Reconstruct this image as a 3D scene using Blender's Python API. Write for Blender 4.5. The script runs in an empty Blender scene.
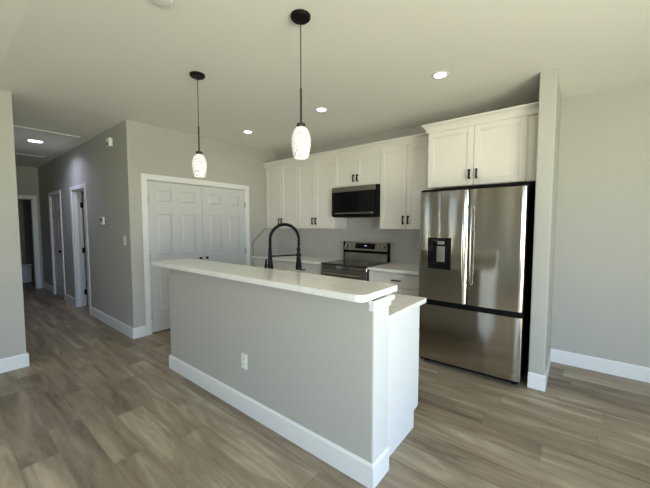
import bpy, bmesh, math, random
from mathutils import Vector, Matrix
random.seed(4)
R = math.radians
sc = bpy.context.scene
COL = sc.collection

# ------------------------------------------------------------------ camera
cam = bpy.data.cameras.new('camera')
cam.sensor_width = 36.0
cam.lens = 313.7 / 650 * 36.0
cam.clip_start = 0.02
camo = bpy.data.objects.new('camera', cam)
COL.objects.link(camo)
camo.location = (4.357, -1.540, 1.445)
camo.rotation_euler = (math.pi / 2 - 0.0595, 0.0, 0.6755)
sc.camera = camo

# ------------------------------------------------------------------ world: overcast-bright sky above, sunlit lawn below the horizon
world = bpy.data.worlds.new('sky')
sc.world = world
world.use_nodes = True
wn = world.node_tree
wn.nodes.clear()
wo = wn.nodes.new('ShaderNodeOutputWorld')
wb = wn.nodes.new('ShaderNodeBackground')
wt = wn.nodes.new('ShaderNodeTexCoord')
ws = wn.nodes.new('ShaderNodeSeparateXYZ')
wr = wn.nodes.new('ShaderNodeValToRGB')
wm = wn.nodes.new('ShaderNodeMath'); wm.operation = 'MULTIPLY_ADD'
wm.inputs[1].default_value = 0.5; wm.inputs[2].default_value = 0.5
wn.links.new(wt.outputs['Generated'], ws.inputs[0])
wn.links.new(ws.outputs['Z'], wm.inputs[0])
wn.links.new(wm.outputs[0], wr.inputs[0])
cr = wr.color_ramp
cr.elements[0].position = 0.0; cr.elements[0].color = (1.02, 1.03, 0.80, 1)
cr.elements[1].position = 1.0; cr.elements[1].color = (0.28, 0.42, 0.70, 1)
e = cr.elements.new(0.485); e.color = (1.18, 1.18, 0.99, 1)
e = cr.elements.new(0.515); e.color = (0.60, 0.78, 1.06, 1)
wn.links.new(wr.outputs[0], wb.inputs[0])
wb.inputs[1].default_value = 14.0
wn.links.new(wb.outputs[0], wo.inputs[0])

sc.view_settings.view_transform = 'Standard'
sc.view_settings.look = 'None'
sc.view_settings.exposure = 0.0
sc.view_settings.gamma = 1.0
sc.view_settings.use_curve_mapping = False
sc.cycles.use_denoising = True
sc.cycles.max_bounces = 10
sc.cycles.diffuse_bounces = 7
sc.cycles.glossy_bounces = 4
sc.cycles.transparent_max_bounces = 8
sc.cycles.sample_clamp_indirect = 6.0
sc.cycles.caustics_reflective = False
sc.cycles.caustics_refractive = False

sun = bpy.data.lights.new('sun', 'SUN'); sun.energy = 24.0; sun.angle = R(.6); sun.color = (1.0, .95, .86)
suno = bpy.data.objects.new('sun', sun); COL.objects.link(suno)
suno.rotation_euler = Vector((-.72, .06, -.80)).to_track_quat('-Z', 'Y').to_euler()   # enters by the added patio door, lands on the floor behind the camera

def portal(loc, rot, sx, sy):
    l = bpy.data.lights.new('window_portal', 'AREA'); l.shape = 'RECTANGLE'; l.size = sx; l.size_y = sy
    l.cycles.is_portal = True
    o = bpy.data.objects.new('window_portal', l); COL.objects.link(o)
    o.location = loc; o.rotation_euler = rot
XR, YREAR = 6.9, -5.0           # invented right-hand and rear outer walls, behind the camera
WIN_R = (-2.8, -0.1, 0.05, 2.15)    # patio door added in right wall to light the room (y0,y1,z0,z1)
WIN_B1 = (4.9, 6.7, 0.6, 2.15)     # windows added in rear wall to light the room (x0,x1,z0,z1)

portal((XR + .13, (WIN_R[0] + WIN_R[1]) / 2, (WIN_R[2] + WIN_R[3]) / 2), (0, R(90), 0), WIN_R[3] - WIN_R[2], WIN_R[1] - WIN_R[0])
for w in (WIN_B1,):
    portal(((w[0] + w[1]) / 2, YREAR - .13, (w[2] + w[3]) / 2), (R(90), 0, 0), w[1] - w[0], w[3] - w[2])

# ------------------------------------------------------------------ materials
def newmat(name):
    m = bpy.data.materials.new(name); m.use_nodes = True
    nt = m.node_tree
    return m, nt, nt.nodes['Principled BSDF']
def simple(name, col, rough=.5, metal=0., spec=.5, bump=0., bscale=200., coat=0.):
    m, nt, b = newmat(name)
    b.inputs['Base Color'].default_value = (*col, 1)
    b.inputs['Roughness'].default_value = rough
    b.inputs['Metallic'].default_value = metal
    b.inputs['Specular IOR Level'].default_value = spec
    b.inputs['Coat Weight'].default_value = coat
    tc = nt.nodes.new('ShaderNodeTexCoord')
    n = nt.nodes.new('ShaderNodeTexNoise'); n.inputs['Scale'].default_value = bscale; n.inputs['Detail'].default_value = 3
    nt.links.new(tc.outputs['Object'], n.inputs['Vector'])
    if bump:
        bp = nt.nodes.new('ShaderNodeBump'); bp.inputs['Strength'].default_value = bump; bp.inputs['Distance'].default_value = .002
        nt.links.new(n.outputs['Fac'], bp.inputs['Height']); nt.links.new(bp.outputs[0], b.inputs['Normal'])
    else:   # a trace of roughness variation keeps the surface procedural
        mr = nt.nodes.new('ShaderNodeMapRange'); mr.inputs['To Min'].default_value = max(0, rough - .02); mr.inputs['To Max'].default_value = rough + .02
        nt.links.new(n.outputs['Fac'], mr.inputs['Value']); nt.links.new(mr.outputs[0], b.inputs['Roughness'])
    return m

M = {}
M['wall'] = simple('wall_paint', (0.465, 0.462, 0.425), .75, bump=.25, bscale=90, spec=.3)
M['hallwall'] = M['wall']
M['ceiling'] = simple('ceiling_paint', (0.85, 0.84, 0.79), .9, bump=.4, bscale=70, spec=.2)
M['trim'] = simple('trim_white', (0.80, 0.81, 0.81), .38)
M['door'] = simple('door_white', (0.62, 0.63, 0.63), .42)
M['cab'] = simple('cabinet_white', (0.72, 0.69, 0.645), .35)
M['cab2'] = simple('island_cabinet_white', (0.78, 0.79, 0.79), .35)
M['post'] = simple('end_panel_white', (0.68, 0.69, 0.675), .45)
M['cabdark'] = simple('cabinet_interior', (0.25, 0.24, 0.22), .7)
M['black'] = simple('matte_black_metal', (0.005, 0.005, 0.005), .5, spec=.15)
M['bronze'] = simple('dark_bronze', (0.05, 0.045, 0.04), .35, metal=.6)
M['blackplastic'] = simple('black_plastic', (0.004, 0.004, 0.004), .55, spec=.12)
M['blackglass'] = simple('black_glass', (0.004, 0.004, 0.005), .12, spec=.22)
M['cooktop'] = simple('cooktop_glass', (0.03, 0.03, 0.03), .12, spec=.7)
M['chrome'] = simple('chrome', (0.36, 0.35, 0.33), .2, metal=1)
M['nickel'] = simple('brushed_nickel', (0.45, 0.44, 0.42), .35, metal=1)
M['plate'] = simple('plate_plastic', (0.82, 0.82, 0.80), .35)
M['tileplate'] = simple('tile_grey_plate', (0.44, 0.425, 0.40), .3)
M['slot'] = simple('outlet_slot', (0.10, 0.10, 0.10), .5)
M['tub'] = simple('tub_enamel', (0.75, 0.77, 0.78), .15)
M['edge'] = simple('tile_edge_metal', (0.10, 0.10, 0.095), .4, metal=.7)
M['sinksteel'] = simple('sink_steel', (0.5, 0.5, 0.49), .3, metal=1)

def steel(name, base, rough=.24):
    m, nt, b = newmat(name)
    b.inputs['Metallic'].default_value = 1
    b.inputs['Base Color'].default_value = (*base, 1)
    tc = nt.nodes.new('ShaderNodeTexCoord')
    mp = nt.nodes.new('ShaderNodeMapping'); mp.inputs['Scale'].default_value = (3, 3, 500)
    n = nt.nodes.new('ShaderNodeTexNoise'); n.inputs['Scale'].default_value = 1.0; n.inputs['Detail'].default_value = 2
    nt.links.new(tc.outputs['Object'], mp.inputs[0]); nt.links.new(mp.outputs[0], n.inputs['Vector'])
    mr = nt.nodes.new('ShaderNodeMapRange'); mr.inputs['To Min'].default_value = rough - .05; mr.inputs['To Max'].default_value = rough + .06
    nt.links.new(n.outputs['Fac'], mr.inputs['Value']); nt.links.new(mr.outputs[0], b.inputs['Roughness'])
    # faint sheet-metal waviness, running up the door
    mp2 = nt.nodes.new('ShaderNodeMapping'); mp2.inputs['Scale'].default_value = (7, 1, 1.3)
    n2 = nt.nodes.new('ShaderNodeTexNoise'); n2.inputs['Scale'].default_value = 1.0; n2.inputs['Detail'].default_value = 0
    nt.links.new(tc.outputs['Object'], mp2.inputs[0]); nt.links.new(mp2.outputs[0], n2.inputs['Vector'])
    bp = nt.nodes.new('ShaderNodeBump'); bp.inputs['Strength'].default_value = .4; bp.inputs['Distance'].default_value = .03
    nt.links.new(n2.outputs['Fac'], bp.inputs['Height']); nt.links.new(bp.outputs[0], b.inputs['Normal'])
    return m
M['steel'] = steel('stainless_steel', (0.47, 0.44, 0.395), .14)
M['steeldark'] = steel('dark_stainless', (0.30, 0.285, 0.26), .3)

def emit(name, col, s):
    m, nt, b = newmat(name)
    b.inputs['Base Color'].default_value = (*col, 1)
    b.inputs['Emission Color'].default_value = (*col, 1)
    b.inputs['Emission Strength'].default_value = s
    return m
M['led'] = emit('led_lens', (1.0, 0.95, 0.88), 9)
M['ledcool'] = emit('led_lens_cool', (0.88, 0.90, 1.0), 9)
M['display'] = emit('range_display', (0.25, 0.4, 1.0), 1.2)

def quartz():
    m, nt, b = newmat('white_quartz')
    tc = nt.nodes.new('ShaderNodeTexCoord')
    n = nt.nodes.new('ShaderNodeTexNoise'); n.inputs['Scale'].default_value = 3.2; n.inputs['Detail'].default_value = 6; n.inputs['Distortion'].default_value = 1.3
    nt.links.new(tc.outputs['Object'], n.inputs['Vector'])
    r = nt.nodes.new('ShaderNodeValToRGB'); c = r.color_ramp
    c.elements[0].position = .40; c.elements[0].color = (0.86, 0.85, 0.81, 1)
    c.elements[1].position = .60; c.elements[1].color = (0.86, 0.85, 0.81, 1)
    x = c.elements.new(.5); x.color = (0.79, 0.78, 0.75, 1)
    x = c.elements.new(.47); x.color = (0.855, 0.845, 0.805, 1)
    x = c.elements.new(.53); x.color = (0.855, 0.845, 0.805, 1)
    nt.links.new(n.outputs['Fac'], r.inputs[0]); nt.links.new(r.outputs[0], b.inputs['Base Color'])
    b.inputs['Roughness'].default_value = .16
    return m
M['quartz'] = quartz()

def math_node(nt, op, a, b=None):
    n = nt.nodes.new('ShaderNodeMath'); n.operation = op
    for i, v in enumerate((a, b)):
        if v is None: continue
        if isinstance(v, (int, float)): n.inputs[i].default_value = v
        else: nt.links.new(v, n.inputs[i])
    return n.outputs[0]

def plank_floor():
    m, nt, b = newmat('vinyl_plank_floor')
    PW, PL = .182, 1.22
    tc = nt.nodes.new('ShaderNodeTexCoord'); sp = nt.nodes.new('ShaderNodeSeparateXYZ')
    nt.links.new(tc.outputs['Object'], sp.inputs[0])
    x, y = sp.outputs['X'], sp.outputs['Y']
    v = math_node(nt, 'DIVIDE', math_node(nt, 'ADD', y, 20.03), PW)
    row = math_node(nt, 'FLOOR', v); fv = math_node(nt, 'FRACT', v)
    wnr = nt.nodes.new('ShaderNodeTexWhiteNoise'); wnr.noise_dimensions = '1D'; nt.links.new(row, wnr.inputs['W'])
    u = math_node(nt, 'ADD', math_node(nt, 'DIVIDE', math_node(nt, 'ADD', x, 20), PL), wnr.outputs['Value'])
    col = math_node(nt, 'FLOOR', u); fu = math_node(nt, 'FRACT', u)
    cb = nt.nodes.new('ShaderNodeCombineXYZ'); nt.links.new(row, cb.inputs[0]); nt.links.new(col, cb.inputs[1])
    wp = nt.nodes.new('ShaderNodeTexWhiteNoise'); wp.noise_dimensions = '2D'; nt.links.new(cb.outputs[0], wp.inputs['Vector'])
    # grain: stretched along the plank, shifted per plank
    gx = math_node(nt, 'ADD', math_node(nt, 'MULTIPLY', x, 1.2), math_node(nt, 'MULTIPLY', wp.outputs['Value'], 37))
    gy = math_node(nt, 'ADD', math_node(nt, 'MULTIPLY', y, 8.0), math_node(nt, 'MULTIPLY', wp.outputs['Value'], 91))
    cg = nt.nodes.new('ShaderNodeCombineXYZ'); nt.links.new(gx, cg.inputs[0]); nt.links.new(gy, cg.inputs[1])
    g1 = nt.nodes.new('ShaderNodeTexNoise'); g1.inputs['Scale'].default_value = 1.1; g1.inputs['Detail'].default_value = 5; g1.inputs['Distortion'].default_value = .8; g1.inputs['Roughness'].default_value = .6
    nt.links.new(cg.outputs[0], g1.inputs['Vector'])
    gx2 = math_node(nt, 'MULTIPLY', gx, 1.8); gy2 = math_node(nt, 'MULTIPLY', gy, 6.0)
    cg2 = nt.nodes.new('ShaderNodeCombineXYZ'); nt.links.new(gx2, cg2.inputs[0]); nt.links.new(gy2, cg2.inputs[1])
    g2 = nt.nodes.new('ShaderNodeTexNoise'); g2.inputs['Scale'].default_value = 1.0; g2.inputs['Detail'].default_value = 4
    nt.links.new(cg2.outputs[0], g2.inputs['Vector'])
    t = math_node(nt, 'ADD', math_node(nt, 'MULTIPLY', wp.outputs['Value'], .30),
                  math_node(nt, 'ADD', math_node(nt, 'MULTIPLY', g1.outputs['Fac'], 1.25), math_node(nt, 'MULTIPLY', g2.outputs['Fac'], .30)))
    t = math_node(nt, 'SUBTRACT', t, .43)
    r = nt.nodes.new('ShaderNodeValToRGB'); c = r.color_ramp
    c.elements[0].position = .15; c.elements[0].color = (0.112, 0.083, 0.056, 1)
    c.elements[1].position = .88; c.elements[1].color = (0.56, 0.475, 0.36, 1)
    q = c.elements.new(.45); q.color = (0.262, 0.207, 0.147, 1)
    q = c.elements.new(.62); q.color = (0.335, 0.275, 0.20, 1)
    nt.links.new(t, r.inputs[0])
    # seams
    s1 = math_node(nt, 'LESS_THAN', fv, .012); s2 = math_node(nt, 'LESS_THAN', fu, .0022)
    s = math_node(nt, 'MAXIMUM', s1, s2)
    mx = nt.nodes.new('ShaderNodeMix'); mx.data_type = 'RGBA'
    nt.links.new(math_node(nt, 'MULTIPLY', s, .55), mx.inputs[0]); nt.links.new(r.outputs[0], mx.inputs[6]); mx.inputs[7].default_value = (0.05, 0.042, 0.033, 1)
    nt.links.new(mx.outputs[2], b.inputs['Base Color'])
    mr = nt.nodes.new('ShaderNodeMapRange'); mr.inputs['To Min'].default_value = .34; mr.inputs['To Max'].default_value = .5
    nt.links.new(g2.outputs['Fac'], mr.inputs['Value']); nt.links.new(mr.outputs[0], b.inputs['Roughness'])
    bp = nt.nodes.new('ShaderNodeBump'); bp.inputs['Strength'].default_value = .15; bp.inputs['Distance'].default_value = .002
    nt.links.new(math_node(nt, 'SUBTRACT', g2.outputs['Fac'], s), bp.inputs['Height']); nt.links.new(bp.outputs[0], b.inputs['Normal'])
    return m
M['floor'] = plank_floor()

def tile(axis):
    m, nt, b = newmat('subway_tile_' + axis)
    tc = nt.nodes.new('ShaderNodeTexCoord'); sp = nt.nodes.new('ShaderNodeSeparateXYZ'); cb = nt.nodes.new('ShaderNodeCombineXYZ')
    nt.links.new(tc.outputs['Object'], sp.inputs[0])
    nt.links.new(sp.outputs['X' if axis == 'back' else 'Y'], cb.inputs[0]); nt.links.new(sp.outputs['Z'], cb.inputs[1])
    br = nt.nodes.new('ShaderNodeTexBrick')
    br.inputs['Scale'].default_value = 1; br.inputs['Brick Width'].default_value = .205; br.inputs['Row Height'].default_value = .079
    br.inputs['Mortar Size'].default_value = .0022; br.inputs['Mortar Smooth'].default_value = .3
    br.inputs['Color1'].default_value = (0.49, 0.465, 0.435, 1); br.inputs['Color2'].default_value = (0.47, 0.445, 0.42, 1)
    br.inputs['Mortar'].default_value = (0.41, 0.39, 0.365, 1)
    nt.links.new(cb.outputs[0], br.inputs['Vector']); nt.links.new(br.outputs['Color'], b.inputs['Base Color'])
    b.inputs['Roughness'].default_value = .14
    n = nt.nodes.new('ShaderNodeTexNoise'); n.inputs['Scale'].default_value = 22; nt.links.new(tc.outputs['Object'], n.inputs['Vector'])
    h = math_node(nt, 'SUBTRACT', math_node(nt, 'MULTIPLY', n.outputs['Fac'], .6), br.outputs['Fac'])
    bp = nt.nodes.new('ShaderNodeBump'); bp.inputs['Strength'].default_value = .35; bp.inputs['Distance'].default_value = .002
    nt.links.new(h, bp.inputs['Height']); nt.links.new(bp.outputs[0], b.inputs['Normal'])
    return m
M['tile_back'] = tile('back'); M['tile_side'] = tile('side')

def swirl_glass():
    m, nt, b = newmat('swirled_white_glass')
    tc = nt.nodes.new('ShaderNodeTexCoord')
    mp = nt.nodes.new('ShaderNodeMapping'); mp.inputs['Rotation'].default_value = (.75, .6, 0); mp.inputs['Scale'].default_value = (1, 1, 1.6)
    w = nt.nodes.new('ShaderNodeTexWave'); w.bands_direction = 'Z'; w.inputs['Scale'].default_value = 13; w.inputs['Distortion'].default_value = 6; w.inputs['Detail'].default_value = 3; w.inputs['Detail Scale'].default_value = 1.2
    nt.links.new(tc.outputs['Object'], mp.inputs[0]); nt.links.new(mp.outputs[0], w.inputs['Vector'])
    r = nt.nodes.new('ShaderNodeValToRGB'); c = r.color_ramp
    c.elements[0].position = 0; c.elements[0].color = (0.36, 0.345, 0.33, 1)
    c.elements[1].position = .55; c.elements[1].color = (1.0, 0.97, 0.92, 1)
    nt.links.new(w.outputs['Fac'], r.inputs[0])
    nt.links.new(r.outputs[0], b.inputs['Base Color']); nt.links.new(r.outputs[0], b.inputs['Emission Color'])
    b.inputs['Emission Strength'].default_value = .38
    b.inputs['Roughness'].default_value = .12
    return m
M['swirl'] = swirl_glass()

def pane_mat():
    m = bpy.data.materials.new('window_glass'); m.use_nodes = True; nt = m.node_tree; nt.nodes.clear()
    o = nt.nodes.new('ShaderNodeOutputMaterial'); mx = nt.nodes.new('ShaderNodeMixShader'); t = nt.nodes.new('ShaderNodeBsdfTransparent'); g = nt.nodes.new('ShaderNodeBsdfGlossy')
    g.inputs['Roughness'].default_value = .02; mx.inputs[0].default_value = .06
    t.inputs[0].default_value = (.97, .98, .97, 1)
    nt.links.new(t.outputs[0], mx.inputs[1]); nt.links.new(g.outputs[0], mx.inputs[2]); nt.links.new(mx.outputs[0], o.inputs[0])
    return m
M['pane'] = pane_mat()

# ------------------------------------------------------------------ mesh helpers
def BM(): return bmesh.new()
def bx(bm, x0, x1, y0, y1, z0, z1, bev=0., seg=1):
    if x0 > x1: x0, x1 = x1, x0
    if y0 > y1: y0, y1 = y1, y0
    if z0 > z1: z0, z1 = z1, z0
    tmp = bmesh.new()
    bmesh.ops.create_cube(tmp, size=1)
    for v in tmp.verts:
        v.co = Vector(((x0 + x1) / 2 + v.co.x * (x1 - x0), (y0 + y1) / 2 + v.co.y * (y1 - y0), (z0 + z1) / 2 + v.co.z * (z1 - z0)))
    if bev:
        bmesh.ops.bevel(tmp, geom=tmp.edges[:], offset=bev, segments=seg, affect='EDGES', profile=.5)
    me = bpy.data.meshes.new('t'); tmp.to_mesh(me); tmp.free()
    bm.from_mesh(me); bpy.data.meshes.remove(me)
    return bm
def cyl(bm, p0, p1, r0, r1=None, seg=20, caps=True):
    p0, p1 = Vector(p0), Vector(p1); r1 = r0 if r1 is None else r1
    d = p1 - p0; q = d.to_track_quat('Z', 'Y').to_matrix()
    a, b = [], []
    for i in range(seg):
        t = 2 * math.pi * i / seg
        v = Vector((math.cos(t), math.sin(t), 0))
        a.append(bm.verts.new(p0 + q @ (v * r0))); b.append(bm.verts.new(p1 + q @ (v * r1)))
    for i in range(seg):
        j = (i + 1) % seg
        bm.faces.new((a[i], a[j], b[j], b[i]))
    if caps:
        bm.faces.new(a[::-1]); bm.faces.new(b)
    return bm
def tube(bm, pts, r, seg=12):
    pts = [Vector(p) for p in pts]; rings = []
    up = None
    for k, p in enumerate(pts):
        d = (pts[min(k + 1, len(pts) - 1)] - pts[max(k - 1, 0)]).normalized()
        if up is None:
            up = Vector((0, 0, 1)) if abs(d.z) < .9 else Vector((1, 0, 0))
        s = d.cross(up).normalized(); up = s.cross(d).normalized()
        rr = r[k] if isinstance(r, (list, tuple)) else r
        rings.append([bm.verts.new(p + (s * math.cos(2 * math.pi * i / seg) + up * math.sin(2 * math.pi * i / seg)) * rr) for i in range(seg)])
    for a, b in zip(rings, rings[1:]):
        for i in range(seg):
            j = (i + 1) % seg
            bm.faces.new((a[i], a[j], b[j], b[i]))
    bm.faces.new(rings[0][::-1]); bm.faces.new(rings[-1])
    return bm
def lathe(bm, c, prof, seg=32, cap=False):
    c = Vector(c); rings = []
    for r, z in prof:
        rings.append([bm.verts.new(c + Vector((r * math.cos(2 * math.pi * i / seg), r * math.sin(2 * math.pi * i / seg), z))) for i in range(seg)])
    for a, b in zip(rings, rings[1:]):
        for i in range(seg):
            j = (i + 1) % seg
            bm.faces.new((a[i], a[j], b[j], b[i]))
    if cap:
        bm.faces.new(rings[0][::-1]); bm.faces.new(rings[-1])
    return bm
def prism(bm, poly, axis, a, b):
    """poly: 2D outline; axis 'x' -> (y,z) outline swept from x=a to x=b, and so on"""
    def P(u, v, w):
        return {'x': (w, u, v), 'y': (u, w, v), 'z': (u, v, w)}[axis]
    A = [bm.verts.new(P(u, v, a)) for u, v in poly]; B = [bm.verts.new(P(u, v, b)) for u, v in poly]
    n = len(poly)
    bm.faces.new(A); bm.faces.new(B[::-1])
    for i in range(n):
        j = (i + 1) % n
        bm.faces.new((A[i], B[i], B[j], A[j]))
    return bm
def obj(name, bm, mat, parent=None, origin=None, smooth=False, angle=35):
    bmesh.ops.recalc_face_normals(bm, faces=bm.faces[:])
    me = bpy.data.meshes.new(name); 
    o = bpy.data.objects.new(name, me)
    COL.objects.link(o)
    # origin at the base centre of the shape, or inherited frame for children
    if parent is None:
        if origin is None:
            xs = [v.co.x for v in bm.verts]; ys = [v.co.y for v in bm.verts]; zs = [v.co.z for v in bm.verts]
            origin = Vector(((min(xs) + max(xs)) / 2, (min(ys) + max(ys)) / 2, min(zs)))
        origin = Vector(origin)
        for v in bm.verts: v.co -= origin
        o.location = origin
    else:
        w = Vector((0, 0, 0)); p = parent
        while p is not None: w += p.location; p = p.parent
        for v in bm.verts: v.co -= w
        o.parent = parent
    bm.to_mesh(me); bm.free()
    me.materials.append(mat)
    if smooth:
        for p in me.polygons: p.use_smooth = True
        try: me.set_sharp_from_angle(angle=R(angle))
        except Exception: pass
    return o
def tag(o, label=None, cat=None, group=None, kind=None):
    if label: o['label'] = label
    if cat: o['category'] = cat
    if group: o['group'] = group
    if kind: o['kind'] = kind
    return o
def empty(name, loc, label, cat, group=None, kind=None):
    o = bpy.data.objects.new(name, None); COL.objects.link(o); o.location = loc; o.empty_display_size = .1
    return tag(o, label, cat, group, kind)
def struct(name, bm, mat, label=None, cat=None, parent=None, origin=(0, 0, 0), **k):
    o = obj(name, bm, mat, parent, origin=origin, **k)
    if parent is None: tag(o, label, cat, None, 'structure')
    return o

H = 2.74; YK = 2.52; XH = -5.2; T = .12
VF = -1.13            # where the living-room ceiling begins to rise
# ------------------------------------------------------------------ setting
struct('floor', bx(BM(), -7.5, XR + .2, YREAR - .2, YK + .2, -.1, 0), M['floor'], 'grey-brown wood-look plank floor running through kitchen and hallway', 'floor')
struct('ceiling', bx(BM(), -7.5, XR + .2, VF, YK + .2, H, H + .15), M['ceiling'], 'flat pale painted ceiling over the kitchen and hallway', 'ceiling')
bm = BM(); prism(bm, [(VF, H), (YREAR - .2, H + .68), (YREAR - .2, H + .83), (VF, H + .15)], 'x', -.12, XR + .2)
struct('ceiling_sloped', bm, M['ceiling'], 'rising living room ceiling at the upper left corner of the photo', 'ceiling')

def wall_x(x0, x1, y0, y1, z1, holes):      # wall lying along x; holes = (x0,x1,z0,z1)
    bm = BM(); cur = x0
    for a, b, c, d in sorted(holes):
        bx(bm, cur, a, y0, y1, 0, z1)
        if c > 0: bx(bm, a, b, y0, y1, 0, c)
        bx(bm, a, b, y0, y1, d, z1); cur = b
    bx(bm, cur, x1, y0, y1, 0, z1)
    return bm
def wall_y(y0, y1, x0, x1, z1, holes):
    bm = BM(); cur = y0
    for a, b, c, d in sorted(holes):
        bx(bm, x0, x1, cur, a, 0, z1)
        if c > 0: bx(bm, x0, x1, a, b, 0, c)
        bx(bm, x0, x1, a, b, d, z1); cur = b
    bx(bm, x0, x1, cur, y1, 0, z1)
    return bm
HV = H + .8
struct('wall_back', bx(BM(), -7.3, XR, YK, YK + T, 0, H), M['wall'], 'pale grey back wall behind the kitchen cabinets and right of the refrigerator', 'wall')
# door openings
D1 = (-2.505, -1.765)      # hall door standing ajar
D2 = (-4.13, -3.33)        # closed hall door
struct('wall_hall', wall_x(-7.3, -T, 0, T, H, [(D1[0], D1[1], 0, 2.04), (D2[0], D2[1], 0, 2.04)]), M['wall'], 'grey hallway wall with two doorways', 'wall')
bm = wall_y(0, YK, -T, 0, H, [(.205, 1.765, 0, 2.045)])
struct('wall_pantry', bm, M['wall'], 'grey wall holding the white double doors', 'wall')
struct('wall_left', bx(BM(), -T, 0, YREAR, -1.0, 0, HV), M['wall'], 'pale grey wall at the left edge before the hallway', 'wall')
struct('wall_hall_left', bx(BM(), -7.3, -T, -1.0 - T, -1.0, 0, H), M['wall'], 'grey left wall of the hallway, out of view', 'wall')
DE = (-.86, -.115)
struct('wall_hall_end', wall_y(-1.0, YK, XH - T, XH, H, [(DE[0], DE[1], 0, 2.04)]), M['wall'], 'dark end wall of the hallway with an open doorway', 'wall')
struct('wall_bathroom', bx(BM(), -7.3 - T, -7.3, -1.12, YK, 0, H), M['wall'], 'dark bathroom wall seen through the doorway at the hallway end', 'wall')
struct('wall_wing', bx(BM(), 4.065, 4.186, 1.734, YK, 0, H, .008, 2), M['wall'], 'narrow grey wing wall right of the refrigerator', 'wall')
struct('wall_right', wall_y(YREAR, YK, XR, XR + T, HV, [WIN_R]), M['wall'], 'right-hand wall with an invented patio door, outside the frame', 'wall')
struct('wall_rear', wall_x(-T, XR + T, YREAR - T, YREAR, HV, [(.95, 1.05, .1, 2.3), WIN_B1]), M['wall'], 'rear wall with invented windows, behind the camera', 'wall')

def window(name, axis, w, pos):
    a, b, c, d = w
    f = BM(); p = BM(); t = .045
    def B(m, u0, u1, v0, v1, dd0, dd1, bev=.003):
        if axis == 'y': bx(m, pos + dd0, pos + dd1, u0, u1, v0, v1, bev)
        else: bx(m, u0, u1, pos - dd1, pos - dd0, v0, v1, bev)
    B(f, a, b, c, c + t, .03, .09); B(f, a, b, d - t, d, .03, .09); B(f, a, a + t, c + t, d - t, .03, .09); B(f, b - t, b, c + t, d - t, .03, .09)
    m = (a + b) / 2; B(f, m - t * .6, m + t * .6, c + t, d - t, .03, .09)
    o = struct(name, f, M['trim'], 'white framed window added behind the camera to light the room', 'window')
    for u0, u1 in ((a + t, m - t * .6), (m + t * .6, b - t)):
        p = BM(); B(p, u0, u1, c + t, d - t, .058, .062, 0); obj('pane', p, M['pane'], o)
window('added_window_1', 'y', WIN_R, XR)
window('added_window_2', 'x', WIN_B1, YREAR)

added_sidelight = struct('added_window_3', bx(BM(), .95, .97, YREAR - .09, YREAR - .03, .1, 2.3), M['trim'], 'narrow sidelight added in the rear wall for a streak in the refrigerator door', 'window')  # added slit opening, gives the refrigerator door a bright streak to reflect
obj('frame', bx(BM(), 1.03, 1.05, YREAR - .09, YREAR - .03, .1, 2.3), M['trim'], added_sidelight)
obj('pane', bx(BM(), .97, 1.03, YREAR - .062, YREAR - .058, .1, 2.3), M['pane'], added_sidelight)
# baseboards
BH = .137; BT = .015
def bbx(bm, x0, x1, yface, s, z0=0.):    # runs along x, sticks out to side s from y=yface
    prof = [(yface, z0), (yface + s * BT, z0), (yface + s * BT, BH - .012), (yface + s * .006, BH), (yface, BH)]
    return prism(bm, prof, 'x', x0, x1)
def bby(bm, y0, y1, xface, s):
    prof = [(xface, 0), (xface + s * BT, 0), (xface + s * BT, BH - .012), (xface + s * .006, BH), (xface, BH)]
    return prism(bm, prof, 'y', y0, y1)
struct('baseboard_back', bbx(BM(), 4.186, XR, YK, -1), M['trim'], 'white baseboard along the wall right of the refrigerator', 'baseboard')
bm = BM(); bbx(bm, 4.065, 4.196, 1.734, -1); bx(bm, 4.186, 4.196, 1.734, YK - BT, 0, BH, .002)
struct('baseboard_wing', bm, M['trim'], 'white baseboard wrapping the narrow wing wall', 'baseboard')
bm = BM(); bbx(bm, -1.69, BT, 0, -1)
struct('baseboard_hall', bm, M['trim'], 'white baseboard between hallway corner and the ajar door', 'baseboard')
struct('baseboard_hall_middle', bbx(BM(), -3.255, -2.58, 0, -1), M['trim'], 'white baseboard between the two hallway doors', 'baseboard')
struct('baseboard_hall_far', bbx(BM(), XH, -4.205, 0, -1), M['trim'], 'short white baseboard beyond the closed hallway door', 'baseboard')
bm = BM(); bby(bm, 0, .14, 0, 1)
struct('baseboard_pantry', bm, M['trim'], 'short white baseboard left of the double doors', 'baseboard')
bm = BM(); bby(bm, YREAR, -1.0 + BT, 0, 1); bbx(bm, -T, 0, -1.0, 1)
struct('baseboard_left', bm, M['trim'], 'white baseboard on the wall at the left edge', 'baseboard')
struct('baseboard_hall_left', bbx(BM(), XH, -T, -1.0, 1), M['trim'], 'baseboard of the hidden hallway side', 'baseboard')

# ceiling frame in the hall (attic hatch outline)
bm = BM(); hx0, hx1, hy0, hy1 = -3.58, -1.38, -.86, -.13; w = .024
for a in ((hx0, hx1, hy0, hy0 + w), (hx0, hx1, hy1 - w, hy1), (hx0, hx0 + w, hy0 + w, hy1 - w), (hx1 - w, hx1, hy0 + w, hy1 - w)):
    bx(bm, a[0], a[1], a[2], a[3], H - .010, H, .002)
struct('trim_1', bm, M['ceiling'], 'thin rectangular trim frame on the hallway ceiling', 'trim')

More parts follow.
